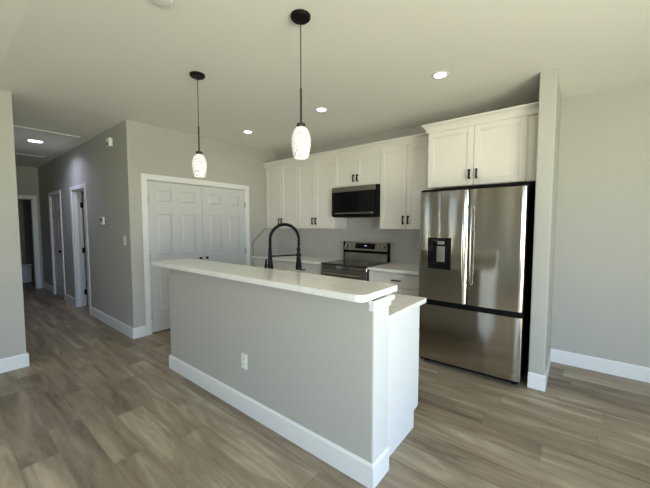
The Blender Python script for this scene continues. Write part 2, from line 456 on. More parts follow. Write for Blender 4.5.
# ------------------------------------------------------------------ panel doors
def lever_knob(parent, c, axis, mat, name='knob', k=1.0):
    bm = BM(); c = Vector(c); d = Vector(axis)
    cyl(bm, c, c + d * .008, .027 * k, seg=24); cyl(bm, c + d * .008, c + d * .03 * k, .010 * k, seg=16)
    q = d.to_track_quat('Z', 'Y').to_matrix()
    rings = []
    prof = [(.012, .028), (.022, .033), (.027, .043), (.025, .055), (.014, .062), (.002, .064)]
    for r, z in prof:
        rings.append([bm.verts.new(c + q @ Vector((k * r * math.cos(2 * math.pi * i / 20), k * r * math.sin(2 * math.pi * i / 20), k * z))) for i in range(20)])
    for a, b in zip(rings, rings[1:]):
        for i in range(20):
            bm.faces.new((a[i], a[(i + 1) % 20], b[(i + 1) % 20], b[i]))
    bm.faces.new(rings[-1])
    return obj(name, bm, mat, parent, smooth=True)

def leaf_mesh(Wd, Ht, th=.035):
    """six-panel door leaf standing in local coordinates: u 0..Wd, thickness w -th/2..th/2"""
    bm = BM(); rec = .013; st = .112; k = Wd / .76
    p1 = (.112 * k, .312 * k); p2 = (Wd - .312 * k, Wd - .112 * k)
    rows = [(.25, .86), (1.03, 1.60), (1.755, 1.92)]
    rows = [(a * Ht / 2.03, b * Ht / 2.03) for a, b in rows]
    bx(bm, 0, Wd, -th / 2 + rec, th / 2 - rec, 0, Ht)
    for s in (-1, 1):
        y0, y1 = (s * (th / 2 - rec), s * th / 2)
        bx(bm, 0, p1[0], y0, y1, 0, Ht, .002); bx(bm, p2[1], Wd, y0, y1, 0, Ht, .002); bx(bm, p1[1], p2[0], y0, y1, 0, Ht, .002)
        zz = [0] + [z for r in rows for z in r] + [Ht]
        for u in (p1, p2):
            for i in range(0, len(zz), 2):
                bx(bm, u[0], u[1], y0, y1, zz[i], zz[i + 1], .002)
            for a, b in rows:      # raised field with sloped margin
                m = .028; y2 = s * (th / 2 - .001)
                o = [(u[0] + .006, a + .006), (u[1] - .006, a + .006), (u[1] - .006, b - .006), (u[0] + .006, b - .006)]
                i_ = [(u[0] + m, a + m), (u[1] - m, a + m), (u[1] - m, b - m), (u[0] + m, b - m)]
                O = [bm.verts.new((x, y0, z)) for x, z in o]; I = [bm.verts.new((x, y2, z)) for x, z in i_]
                for j in range(4): bm.faces.new((O[j], O[(j + 1) % 4], I[(j + 1) % 4], I[j]))
                bm.faces.new(I)
    return bm
def put(bm, mat4):
    bmesh.ops.transform(bm, matrix=mat4, verts=bm.verts[:]); return bm

# double pantry doors (door_1) in the wall x=0
d = empty('door_1', (0, .985, 0), 'white six-panel double doors left of the kitchen', 'door', kind='structure')
bm = BM(); CW = .07; y0, y1, zt = .212, 1.758, 2.04
for a in ((y0 - CW, y0, 0, zt + CW), (y1, y1 + CW, 0, zt + CW), (y0, y1, zt, zt + CW)):
    bx(bm, 0.001, .018, a[0], a[1], a[2], a[3], .004)
bx(bm, -T + .002, .004, y0 - .007, y0 + .006, 0, zt); bx(bm, -T + .002, .004, y1 - .006, y1 + .007, 0, zt); bx(bm, -T + .002, .004, y0, y1, zt - .008, zt + .005)
obj('casing', bm, M['trim'], d)
lw = (y1 - y0 - .018) / 2 - .001
for i, u0 in enumerate((y0 + .008, (y0 + y1) / 2 + .0015)):
    bm = put(leaf_mesh(lw, 2.012), Matrix.Translation((-.024, u0, .014)) @ Matrix.Rotation(R(90), 4, 'Z'))
    lf = obj('door_leaf', bm, M['door'], d)
    lever_knob(lf, (-.006, u0 + (lw - .05 if i == 0 else .05), .958), (1, 0, 0), M['black'], k=.62)
    for hz in (.24, 1.02, 1.79):
        hy = u0 - .003 if i == 0 else u0 + lw + .003
        hb = BM(); cyl(hb, (.006, hy, hz - .045), (.006, hy, hz + .045), .0065, seg=12); bx(hb, -.008, .003, hy - .012, hy + .012, hz - .045, hz + .045)
        obj('hinge', hb, M['nickel'], lf, smooth=True)

def hall_casing(parent, a, b, zt=2.04, face=0, both=True):
    bm = BM(); cw = .07
    for s in ((face, -1), (T, 1)) if both else ((face, -1),):
        f, sg = s
        for q in ((a - cw, a, 0, zt + cw), (b, b + cw, 0, zt + cw), (a, b, zt, zt + cw)):
            bx(bm, q[0], q[1], f + sg * .001, f + sg * .018, q[2], q[3], .004)
    bx(bm, a - .001, a + .018, 0, T, 0, zt); bx(bm, b - .018, b + .001, 0, T, 0, zt); bx(bm, a, b, 0, T, zt - .018, zt + .001)
    bx(bm, a + .018, a + .03, .05, .065, 0, zt - .018); bx(bm, b - .03, b - .018, .05, .065, 0, zt - .018)
    obj('casing', bm, M['trim'], parent)
# door_2: ajar, opening into the room, hinged on its far jamb
d = empty('door_2', ((D1[0] + D1[1]) / 2, .06, 0), 'white hallway door standing open with black hinges, nearest doorway', 'door', kind='structure')
hall_casing(d, *D1)
Wl = D1[1] - D1[0] - .042
bm = put(leaf_mesh(Wl, 2.0), Matrix.Translation((D1[0] + .045, T + .022, .012)) @ Matrix.Rotation(R(84), 4, 'Z'))
lf = obj('door_leaf', bm, M['door'], d)
for hz in (.25, 1.0, 1.80):
    hb = BM(); cyl(hb, (D1[0] + .03, T + .012, hz - .05), (D1[0] + .03, T + .012, hz + .05), .008, seg=12)
    bx(hb, D1[0] + .0185, D1[0] + .0215, T - .02, T + .012, hz - .045, hz + .045)
    obj('hinge', hb, M['black'], lf, smooth=True)
lever_knob(lf, (D1[0] + .045 + (Wl - .07) * math.cos(R(84)) + .019, T + .022 + (Wl - .07) * math.sin(R(84)), .95), (math.sin(R(84)), -math.cos(R(84)), 0), M['black'])
# door_3: closed
d = empty('door_3', ((D2[0] + D2[1]) / 2, .06, 0), 'closed white panel door with black knob deeper in the hallway', 'door', kind='structure')
hall_casing(d, *D2)
Wl = D2[1] - D2[0] - .042
bm = put(leaf_mesh(Wl, 2.0), Matrix.Translation((D2[0] + .021, .03, .012)))
lf = obj('door_leaf', bm, M['door'], d)
lever_knob(lf, (D2[1] - .09, .0125, .94), (0, -1, 0), M['black'])
# door_4: cased doorway at the hallway end
d = empty('door_4', (XH - .06, (DE[0] + DE[1]) / 2, 0), 'white cased open doorway at the hallway end', 'doorway', kind='structure')
bm = BM(); cw = .07
for q in ((DE[0] - cw, DE[0], 0, 2.04 + cw), (DE[1], DE[1] + cw, 0, 2.04 + cw), (DE[0], DE[1], 2.04, 2.04 + cw)):
    bx(bm, XH + .001, XH + .018, q[0], q[1], q[2], q[3], .004)
bx(bm, XH - T, XH, DE[0] - .001, DE[0] + .018, 0, 2.04); bx(bm, XH - T, XH, DE[1] - .018, DE[1] + .001, 0, 2.04); bx(bm, XH - T, XH, DE[0], DE[1], 2.022, 2.041)
obj('casing', bm, M['trim'], d)

# bathtub through the end doorway
t = empty('bathtub', (-6.75, -.5, 0), 'pale bathtub glimpsed through the open doorway at the hallway end', 'bathtub')
bm = BM(); bx(bm, -7.1, -6.4, -.95, -.02, 0, .40, .02, 2)
obj('apron', bm, M['tub'], t)
bm = BM()
for q in ((-7.14, -6.36, -.97, -.87), (-7.14, -6.36, -.11, -.01), (-7.14, -7.04, -.87, -.11), (-6.46, -6.36, -.87, -.11)):
    bx(bm, q[0], q[1], q[2], q[3], .40, .47, .015, 2)
obj('rim', bm, M['tub'], t)

# ------------------------------------------------------------------ kitchen cabinets
def shaker(x0, x1, z0, z1, yf, th=.02, st=.058, axis='y', s=-1):
    """shaker panel whose outer face lies at y=yf and faces -y"""
    bm = BM(); b = .0025; yb = yf + th
    bx(bm, x0, x0 + st, yf, yb, z0, z1, b); bx(bm, x1 - st, x1, yf, yb, z0, z1, b)
    bx(bm, x0 + st, x1 - st, yf, yb, z0, z0 + st, b); bx(bm, x0 + st, x1 - st, yf, yb, z1 - st, z1, b)
    bx(bm, x0 + st - .002, x1 - st + .002, yf + .009, yb - .002, z0 + st - .002, z1 - st + .002)
    # stepped bead inside the frame
    g = .009
    for q in ((x0 + st, x0 + st + g, z0 + st, z1 - st), (x1 - st - g, x1 - st, z0 + st, z1 - st), (x0 + st, x1 - st, z0 + st, z0 + st + g), (x0 + st, x1 - st, z1 - st - g, z1 - st)):
        bx(bm, q[0], q[1], yf + .0045, yf + .012, q[2], q[3])
    return bm
def pull_v(parent, x, z0, z1, yf):
    bm = BM()
    for z, q in ((z0 + .010, 1), (z1 - .010, -1)):
        cyl(bm, (x, yf + .001, z), (x, yf - .028, z), .009, .0065, seg=12)
    bx(bm, x - .009, x + .009, yf - .036, yf - .024, z0, z1, .004, 2)
    return obj('handle', bm, M['black'], parent)
def pull_h(parent, x0, x1, z, yf):
    bm = BM()
    for x in (x0 + .012, x1 - .012): cyl(bm, (x, yf + .001, z), (x, yf - .028, z), .009, .0065, seg=12)
    bx(bm, x0, x1, yf - .036, yf - .024, z - .0075, z + .0075, .004, 2)
    return obj('handle', bm, M['black'], parent)
UB, UT = 1.395, 2.457
UY = YK - .005 - .33       # face of upper doors (door outer face)
def upper(x0, x1, z0, z1, yf, label, split=None, hl=.125, xdoor1=None):
    o = empty('wall_cabinet', ((x0 + x1) / 2, YK - .01, z0), label, 'cabinet', 'white shaker wall cabinets')
    bm = BM(); bx(bm, x0 + .0008, x1 - .0008, yf + .021, YK - .004, z0, z1, .001)
    obj('body', bm, M['cab'], o)
    xe = xdoor1 or x1
    mid = split or (x0 + xe) / 2
    for i, (a, b) in enumerate(((x0 + .003, mid - .0018), (mid + .0018, xe - .003))):
        dd = obj('door', shaker(a, b, z0 + .004, z1 - .01, yf), M['cab'], o)
        hx = b - .032 if i == 0 else a + .032
        pull_v(dd, hx, z0 + .062, z0 + .062 + hl * .86, yf)
    return o
upper(.03, .79, UB, UT, UY, 'white double-door wall cabinet in the left corner, behind the faucet')
upper(.79, 1.545, UB, UT, UY, 'white double-door wall cabinet just left of the microwave')
upper(1.545, 2.305, 1.99, UT, UY, 'short white double-door wall cabinet above the microwave', hl=.115)
upper(2.305, 3.048, UB, UT, UY, 'white double-door wall cabinet between microwave and refrigerator', hl=.125)
FY = 1.90
upper(3.05, 4.062, 1.852, UT, FY, 'deep white double-door wall cabinet above the refrigerator', split=3.52, hl=.115, xdoor1=3.975)
bm = BM(); bx(bm, .001, .03, UY + .02, YK - .004, UB, UT)
tag(obj('filler_strip', bm, M['cab']), 'narrow white filler strip at left end of wall cabinets', 'filler strip')

# crown mouldings
def crown(x0, x1, yf, lret=None, rret=None):
    z0, z1 = UT - .012, UT + .075
    prof = [(0, z0), (-.012, z0), (-.013, z0 + .010), (-.016, z0 + .02), (-.022, z0 + .038), (-.036, z0 + .058), (-.052, z0 + .068), (-.058, z0 + .072), (-.058, z1), (.03, z1), (.03, z0)]
    bm = BM()
    def ring(x, dy, kx):   # kx: how the profile offset moves x (mitre)
        return [bm.verts.new((x + kx * min(p[0], 0), dy + p[0], p[1])) for p in prof]
    A = ring(x0, yf, 1 if lret else 0); B = ring(x1, yf, 0)
    n = len(prof)
    for i in range(n):
        j = (i + 1) % n; bm.faces.new((A[i], B[i], B[j], A[j]))
    bm.faces.new(B[::-1])
    if lret:
        C = [bm.verts.new((x0 + min(p[0], 0) + (p[0] if p[0] > 0 else 0), lret, p[1])) for p in prof]
        A2 = [bm.verts.new((x0 + p[0], yf + min(p[0], 0) + (p[0] if p[0] > 0 else 0), p[1])) for p in prof]
        for i in range(n):
            j = (i + 1) % n; bm.faces.new((A2[i], A2[j], C[j], C[i]))
        bm.faces.new(C)
    else:
        bm.faces.new(A)
    bx(bm, x0 + .001, x1 - .001, yf + .02, yf + .05, UT, UT + .06)
    return bm
tag(obj('crown_moulding', crown(.002, 3.046, UY), M['cab']), 'long white crown moulding on top of the left run of wall cabinets', 'crown moulding')
tag(obj('crown_moulding', crown(3.05, 4.062, FY, lret=2.10), M['cab']), 'short white crown moulding above the refrigerator cabinet', 'crown moulding')

# base cabinets on the back wall
BY = 1.905
def base(x0, x1, label, y0=BY, y1=YK - .004, face=-1, grp='white base cabinets on the back wall', drawer=True):
    o = empty('base_cabinet', ((x0 + x1) / 2, (y0 + y1) / 2, 0), label, 'cabinet', grp)
    bm = BM(); bx(bm, x0 + .0008, x1 - .0008, y0 + .021, y1, .11, .882, .001); bx(bm, x0 + .001, x1 - .001, y0 + .09, y1, 0, .11)
    obj('body', bm, M['cab'], o)
    dw = obj('drawer', shaker(x0 + .003, x1 - .003, .695, .862, y0, st=.04), M['cab'], o)
    pull_h(dw, (x0 + x1) / 2 - .06, (x0 + x1) / 2 + .06, .785, y0)
    m = (x0 + x1) / 2
    for i, (a, b) in enumerate(((x0 + .003, m - .002), (m + .002, x1 - .003))):
        dd = obj('door', shaker(a, b, .115, .688, y0), M['cab'], o)
        pull_v(dd, b - .032 if i == 0 else a + .032, .52, .64, y0)
    return o
base(.004, .79, 'white base cabinet in the left corner below the counter')
base(.79, 1.545, 'white base cabinet left of the range')
base(2.308, 3.078, 'white base cabinet with drawer between range and refrigerator')

CT = .914
def slab(x0, x1, y0, y1, z0, z1, bev=.004):
    return bx(BM(), x0, x1, y0, y1, z0, z1, bev, 2)
tag(obj('countertop', slab(.002, 1.545, 1.878, YK - .004, .884, CT), M['quartz']), 'white stone countertop left of the range, behind the faucet', 'countertop')
tag(obj('countertop', slab(2.309, 3.082, 1.878, YK - .004, .884, CT), M['quartz']), 'white stone countertop between range and refrigerator', 'countertop')

# backsplash
bm = bx(BM(), .012, 3.09, YK - .0035, YK + .0, .916, UB - .001)
bx(bm, 1.55, 2.30, YK - .0035, YK, UB - .001, 1.56)
tag(obj('backsplash', bm, M['tile_back'], origin=(0, 0, 0)), 'glossy white subway tile backsplash behind the range', 'backsplash', kind='structure')
bm = prism(BM(), [(1.905, .916), (YK - .005, .916), (YK - .005, UB - .002), (2.20, UB - .002), (1.905, 1.150)], 'x', .0005, .010)
o = tag(obj('backsplash', bm, M['tile_side'], origin=(0, 0, 0)), 'tile backsplash return with angled top edge on the left wall', 'backsplash', kind='structure')
bm = BM()
tube(bm, [(.006, 1.899, .916), (.006, 1.899, 1.153)], .0055, 8); tube(bm, [(.006, 1.899, 1.153), (.006, 2.197, UB + .002)], .0055, 8)
obj('edge_trim', bm, M['edge'], o)

# wall plates
def plate(name, c, n, w, h, label, cat, kind='outlet', group=None, mat=None):
    """c: centre on the wall, n: outward normal axis ('-y' or '+x')"""
    c = Vector(c); pb = BM(); db = BM(); sb = BM()
    def B(m, u0, u1, d0, d1, v0, v1, bev=0):
        if n == '-y': bx(m, c.x + u0, c.x + u1, c.y - d1, c.y - d0, c.z + v0, c.z + v1, bev)
        else: bx(m, c.x + d0, c.x + d1, c.y + u0, c.y + u1, c.z + v0, c.z + v1, bev)
    B(pb, -w / 2, w / 2, .0005, .006, -h / 2, h / 2, .0025)
    o = tag(obj(name, pb, mat or M['plate']), label, cat, group)
    if kind == 'outlet':
        for z in (-.0195, .0195):
            db = BM(); B(db, -.016, .016, .005, .0085, z - .0145, z + .0145, .0015)
            r = obj('socket', db, mat or M['plate'], o)
            for q in ((-.0085, -.006, z - .005, z + .006), (.006, .0085, z - .005, z + .006), (-.002, .002, z - .012, z - .008)):
                sb = BM(); B(sb, q[0], q[1], .0078, .009, q[2], q[3]); obj('slot', sb, M['slot'] if not mat else mat, r)
    elif kind == 'switch':
        B(db, -.017, .017, .005, .009, -.034, .034, .0015)
        obj('rocker', db, M['plate'], o)
    return o
plate('outlet_plate', (2.407, -.0925, .405), '-y', .072, .118, 'white wall outlet low on the grey island side', 'outlet')
plate('light_switch', (-.18, -.0, 1.25), '-y', .075, .12, 'white switch plate on hallway wall beside the corner', 'light switch', 'switch')
plate('outlet_plate', (0, 1.915, 1.285), '+x', .115, .118, 'pale wall plate between the double doors and tile', 'outlet', mat=M['tileplate'])
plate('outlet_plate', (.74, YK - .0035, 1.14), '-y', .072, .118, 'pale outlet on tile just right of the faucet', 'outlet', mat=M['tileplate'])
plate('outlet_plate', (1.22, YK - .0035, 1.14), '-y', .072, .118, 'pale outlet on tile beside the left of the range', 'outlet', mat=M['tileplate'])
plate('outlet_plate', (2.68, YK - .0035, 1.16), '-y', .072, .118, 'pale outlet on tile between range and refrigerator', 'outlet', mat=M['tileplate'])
# thermostat and wall box in the hall
o = tag(obj('thermostat', bx(BM(), -1.035, -.915, -.022, -.0005, 1.455, 1.565, .005, 2), M['plate']), 'small white thermostat on the grey hallway wall', 'thermostat')
obj('screen', bx(BM(), -1.01, -.95, -.0235, -.0215, 1.50, 1.545), M['blackglass'], o)
o = tag(obj('door_chime', bx(BM(), -.60, -.48, -.045, -.0005, 2.49, 2.60, .008, 2), M['plate']), 'small white box high on the hallway wall near the corner', 'alarm')
obj('grille', bx(BM(), -.575, -.505, -.0475, -.044, 2.51, 2.54, .001), M['slot'], o)

# ------------------------------------------------------------------ microwave
def microwave():
    x0, x1, z0, z1, yf = 1.549, 2.301, 1.566, 1.988, YK - .40
    o = empty('microwave', ((x0 + x1) / 2, YK - .2, z0), 'black and steel over-the-range microwave under the short cabinet', 'microwave')
    obj('body', bx(BM(), x0 + .002, x1 - .002, yf + .03, YK - .005, z0, z1 - .0, .003), M['blackplastic'], o)
    obj('vent_strip', bx(BM(), x0, x1 - .03, yf + .003, yf + .03, z1 - .072, z1 - .002, .004, 2), M['steeldark'], o)
    dd = obj('door', bx(BM(), x0, x1 - .03, yf, yf + .03, z0 + .012, z1 - .075, .004, 2), M['blackglass'], o)
    obj('trim_bar', bx(BM(), x0 + .06, x1 - .06, yf - .006, yf, z0 + .04, z0 + .058, .003), M['steeldark'], dd)
    obj('side_frame', bx(BM(), x1 - .029, x1, yf + .003, yf + .03, z0 + .012, z1 - .002, .003), M['blackplastic'], o)
    obj('bottom_panel', bx(BM(), x0 + .01, x1 - .01, yf + .01, yf + .34, z0 - .004, z0 + .012, .002), M['blackplastic'], o)
microwave()

# ------------------------------------------------------------------ range
def kitchen_range():
    x0, x1 = 1.549, 2.303; yf = 1.865
    o = empty('range', ((x0 + x1) / 2, 2.2, 0), 'stainless electric range with black glass cooktop and rear control panel', 'range')
    obj('body', bx(BM(), x0 + .003, x1 - .003, yf + .04, YK - .012, 0.03, .90, .003), M['blackplastic'], o)
    for x in (x0 + .05, x1 - .05):
        for y in (yf + .09, YK - .08): obj('foot', cyl(BM(), (x, y, 0), (x, y, .035), .018, seg=12), M['blackplastic'], o)
    ct = obj('cooktop', bx(BM(), x0, x1, yf + .004, YK - .08, .90, .922, .004, 2), M['cooktop'], o)
    bm = BM()
    for cx, cy, r in ((x0 + .2, yf + .17, .105), (x1 - .2, yf + .17, .09), (x0 + .2, yf + .42, .08), (x1 - .2, yf + .42, .1)):
        for rr in (r, r * .6):
            bm = BM(); n = 40; zz = .9224
            a = [bm.verts.new((cx + rr * math.cos(2 * math.pi * i / n), cy + rr * math.sin(2 * math.pi * i / n), zz)) for i in range(n)]
            b = [bm.verts.new((cx + (rr - .003) * math.cos(2 * math.pi * i / n), cy + (rr - .003) * math.sin(2 * math.pi * i / n), zz)) for i in range(n)]
            for i in range(n): bm.faces.new((a[i], a[(i + 1) % n], b[(i + 1) % n], b[i]))
            obj('burner_ring', bm, M['nickel'], ct)
    obj('front_strip', bx(BM(), x0 + .002, x1 - .002, yf + .006, yf + .04, .852, .899, .003), M['steel'], o)
    dr = obj('oven_door', bx(BM(), x0 + .004, x1 - .004, yf, yf + .04, .24, .846, .006, 2), M['steeldark'], o)
    obj('oven_window', bx(BM(), x0 + .09, x1 - .09, yf - .002, yf + .002, .34, .70, .001), M['blackglass'], dr)
    bm = BM(); tube(bm, [(x0 + .05, yf - .05, .79), (x1 - .05, yf - .05, .79)], .012, 16)
    for x in (x0 + .07, x1 - .07): cyl(bm, (x, yf + .002, .79), (x, yf - .05, .79), .009, seg=12)
    obj('handle', bm, M['steel'], dr, smooth=True)
    obj('bottom_drawer', bx(BM(), x0 + .004, x1 - .004, yf, yf + .04, .06, .232, .006, 2), M['steeldark'], o)
    # backguard
    y0 = YK - .085; yb = YK - .012
    bg = obj('backguard', prism(BM(), [(y0, .905), (y0 + .012, 1.07), (y0 - .01, 1.075), (y0 + .02, 1.195), (yb, 1.195), (yb, .905)], 'x', x0 + .006, x1 - .006), M['steeldark'], o)
    obj('end_cap', bx(BM(), x1 - .0055, x1 + .0, y0 - .012, yb, .924, 1.198, .002), M['blackplastic'], bg)
    obj('end_cap', bx(BM(), x0, x0 + .0055, y0 - .012, yb, .924, 1.198, .002), M['blackplastic'], bg)
    obj('black_strip', prism(BM(), [(y0 + .004, 1.035), (y0 - .012, 1.072), (y0 + .012, 1.074), (y0 + .012, 1.035)], 'x', x0 + .007, x1 - .007), M['blackplastic'], bg)  # black strip below the control panel
    def face(x, z): return y0 - .01 + (z - 1.075) / .12 * .03
    bm = BM()
    zc = 1.135; xm = (x0 + x1) / 2
    prism(bm, [(face(0, 1.098) - .002, 1.098), (face(0, 1.178) - .002, 1.178), (face(0, 1.178) + .004, 1.178), (face(0, 1.098) + .004, 1.098)], 'x', xm - .17, xm + .17)
    ds = obj('display', bm, M['blackglass'], bg)
    bm = BM()
    sx = xm - .01
    for k, w in enumerate((.010, .010, .010)):
        obj('clock_digit', bx(BM(), sx + k * .014, sx + k * .014 + w, face(0, 1.143) - .0035, face(0, 1.143) - .002, 1.137, 1.150), M['display'], ds)
    for kx in (x0 + .06, x0 + .125, x1 - .06, x1 - .125):
        kb = BM(); nrm = Vector((0, -.97, .24)); c = Vector((kx, face(0, zc), zc))
        cyl(kb, c, c + nrm * .006, .027, seg=24); cyl(kb, c + nrm * .006, c + nrm * .03, .021, .018, seg=24)
        bx(kb, kx - .003, kx + .003, c.y - .036, c.y - .02, zc - .014, zc + .022, .001)
        obj('knob', kb, M['steeldark'], bg, smooth=True)
kitchen_range()

# ------------------------------------------------------------------ refrigerator
def fridge():
    x0, x1, yf = 3.088, 4.018, 1.60
    o = empty('refrigerator', ((x0 + x1) / 2, 2.05, 0), 'stainless steel french-door refrigerator with water dispenser', 'refrigerator')
    obj('body', bx(BM(), x0 + .004, x1 - .002, yf + .088, YK - .03, .035, 1.812, .005, 2), M['blackplastic'], o)  # black top raised to stand in for the shade under the cabinet
    for x in (x0 + .06, x1 - .06):
        for y in (yf + .12, YK - .1): obj('foot', cyl(BM(), (x, y, 0), (x, y, .04), .022, seg=16), M['blackplastic'], o)
    obj('kick_grille', bx(BM(), x0 + .02, x1 - .02, yf + .05, yf + .088, .03, .075, .002), M['blackplastic'], o)
    xm = 3.558
    def curved(a, b, z0, z1, bulge=.0025):
        bm = BM(); n = 24; pts = []
        for i in range(n + 1):
            u = i / n; x = a + (b - a) * u
            e = min(u, 1 - u) * (b - a)
            rnd = .014 * (1 - min(1, e / .018)) ** 2
            pts.append((x, yf + rnd + bulge * (2 * u - 1) ** 2))
        pts += [(b, yf + .08), (a, yf + .08)]
        prism(bm, pts, 'z', z0, z1)
        return bm
    def handle(x, z0, z1, par):
        bm = BM(); n = 14
        pts = [(x, yf - .018 - .030 * math.sin(math.pi * i / n) ** .5, z0 + (z1 - z0) * i / n) for i in range(n + 1)]
        tube(bm, pts, .0085, 12)
        for z in (z0 + .01, z1 - .01): cyl(bm, (x, yf + .01, z), (x, yf - .022, z), .009, seg=12)
        obj('handle', bm, M['chrome'], par, smooth=True)
    dl = obj('left_door', curved(x0, xm - .005, .69, 1.78), M['steel'], o, smooth=True, angle=40)
    dr = obj('right_door', curved(xm + .005, x1, .69, 1.78), M['steel'], o, smooth=True, angle=40)
    obj('center_gasket', bx(BM(), xm - .02, xm + .02, yf + .05, yf + .085, .69, 1.775), M['blackplastic'], o)
    handle(xm - .036, .88, 1.63, dl); handle(xm + .036, .88, 1.63, dr)
    fd = obj('freezer_drawer', curved(x0, x1, .07, .638), M['steel'], o, smooth=True, angle=40)
    obj('pocket_handle', bx(BM(), x0 + .01, x1 - .01, yf + .03, yf + .088, .636, .692, .002), M['blackplastic'], fd)
    for x in (x0 + .05, x1 - .05):
        obj('hinge_cover', bx(BM(), x - .045, x + .045, yf + .02, yf + .086, 1.7805, 1.80, .004, 2), M['blackplastic'], o)
    # dispenser
    ax, bx_, az, bz = 3.183, 3.412, 1.008, 1.322
    fy = yf + .004
    bm = BM(); t = .028
    bx(bm, ax, ax + .05, fy - .008, fy + .012, az, bz, .003); bx(bm, bx_ - t, bx_, fy - .008, fy + .012, az, bz, .003)
    bx(bm, ax + .05, bx_ - t, fy - .008, fy + .012, az, az + .05, .003); bx(bm, ax + .05, bx_ - t, fy - .008, fy + .012, bz - .045, bz, .003)
    ds = obj('dispenser', bm, M['blackglass'], dl)
    obj('recess', bx(BM(), ax + .02, bx_ - .01, fy - .0045, fy + .003, az + .02, bz - .02), M['blackplastic'], ds)
    obj('back_plate', bx(BM(), ax + .09, bx_ - .06, fy - .0065, fy - .004, az + .075, bz - .085, .001), M['nickel'], ds)
    obj('spout', bx(BM(), ax + .10, bx_ - .065, fy - .022, fy - .004, bz - .065, bz - .035, .004, 2), M['nickel'], ds)
fridge()

# ------------------------------------------------------------------ island
IX0, IX1, IYF, IYB = 1.195, 3.528, -.092, .082
isl = empty('kitchen_island', ((IX0 + IX1) / 2, 0, 0), 'grey half wall of the kitchen island with white baseboard', 'island')
obj('half_wall', bx(BM(), IX0, IX1, IYF, IYB, 0, 1.0405, .006, 2), M['wall'], isl)
obj('end_panel', bx(BM(), IX1, IX1 + .003, IYF + .004, IYB - .002, BH - .02, 1.03, .001), M['post'], isl)
bm = BM()
def ring_base(bm, x0, x1, y0, y1):
    pf = [(0, 0), (BT, 0), (BT, BH - .012), (.006, BH), (0, BH)]
    rs = []
    for d_, z in pf:
        rs.append([bm.verts.new((x, y, z)) for x, y in ((x0 - d_, y1), (x0 - d_, y0 - d_), (x1 + d_, y0 - d_), (x1 + d_, y1))])
    for a, b in zip(rs, rs[1:] + rs[:1]):
        for i in range(3): bm.faces.new((a[i], a[i + 1], b[i + 1], b[i]))
    bm.faces.new([r[0] for r in rs]); bm.faces.new([r[3] for r in rs][::-1])
ring_base(bm, IX0, IX1, IYF, IYB)
obj('baseboard', bm, M['trim'], isl)
bm = BM()
bx(bm, IX1 - .03, IX1 + .008, IYF - .004, IYB + .018, .985, 1.012, .003); bx(bm, IX1 - .03, IX1 + .014, IYF - .006, IYB + .05, 1.012, 1.0405, .004)
obj('cap_trim', bm, M['trim'], isl)

XBACK = .236
def rounded_slab(x0, x1, y0, y1, z0, z1, rs, bev=.004):
    """rs: corner radii (x0y0, x1y0, x1y1, x0y1)"""
    pts = []
    for (cx, cy, a0), r in zip(((x0, y0, 180), (x1, y0, 270), (x1, y1, 0), (x0, y1, 90)), rs):
        sx = 1 if cx == x0 else -1; sy = 1 if cy == y0 else -1
        for k in range(9):
            a = R(a0 + 90 * k / 8)
            pts.append((cx + sx * r + r * math.cos(a), cy + sy * r + r * math.sin(a)))
            if r == 0: break
    bm = prism(BM(), pts, 'z', z0, z1)
    bmesh.ops.recalc_face_normals(bm, faces=bm.faces[:])
    ed = [e for e in bm.edges if abs(e.verts[0].co.z - e.verts[1].co.z) < 1e-6 and abs(e.calc_face_angle(0)) > 1]
    bmesh.ops.bevel(bm, geom=ed, offset=bev, segments=2, affect='EDGES')
    return bm
tag(obj('bar_top', rounded_slab(1.0, 3.512, -.172, XBACK, 1.041, 1.079, (.02, .06, .012, .02)), M['quartz']), 'long white stone bar top on the island half wall', 'countertop')
# island cabinets, facing the kitchen (+y)
def island_cabinet(x0, x1, label, sink=False):
    o = empty('base_cabinet', ((x0 + x1) / 2, .35, 0), label, 'cabinet', 'white cabinets on the kitchen side of the island')
    if sink:
        bm = BM()
        for a, b in ((x0 + .0008, x0 + .018), (x1 - .018, x1 - .0008)): prism(bm, [(.0995, 0), (.55, 0), (.55, .125), (.61, .125), (.61, .878), (.0995, .878)], 'x', a, b)
        bx(bm, x0 + .018, x1 - .018, .0995, .115, 0, .878); bx(bm, x0 + .018, x1 - .018, .600, .61, .125, .878); bx(bm, x0 + .018, x1 - .018, .115, .605, .125, .14); bx(bm, x0 + .018, x1 - .018, .54, .55, 0, .125)
    else: bm = prism(BM(), [(.0995, 0), (.55, 0), (.55, .125), (.61, .125), (.61, .878), (.0995, .878)], 'x', x0 + .0008, x1 - .0008)
    obj('body', bm, M['cab2'], o)
    m = (x0 + x1) / 2
    def flip(b):
        return put(b, Matrix.Translation((2 * m, .631, 0)) @ Matrix.Rotation(math.pi, 4, 'Z'))
    dw = obj('drawer', flip(shaker(x0 + .003, x1 - .003, .695, .862, 0, st=.04)), M['cab2'], o)
    if x1 - x0 > .6:
        for a, b in ((x0 + .003, m - .002), (m + .002, x1 - .003)): obj('door', flip(shaker(a, b, .13, .688, 0)), M['cab2'], o)
    else: obj('door', flip(shaker(x0 + .003, x1 - .003, .13, .688, 0)), M['cab2'], o)
island_cabinet(2.80, 3.497, 'white end cabinet of the island with plain side panel')
island_cabinet(1.90, 2.80, 'white sink cabinet in the middle of the island, hidden behind', True)
island_cabinet(1.21, 1.90, 'white cabinet at the far left end of the island')
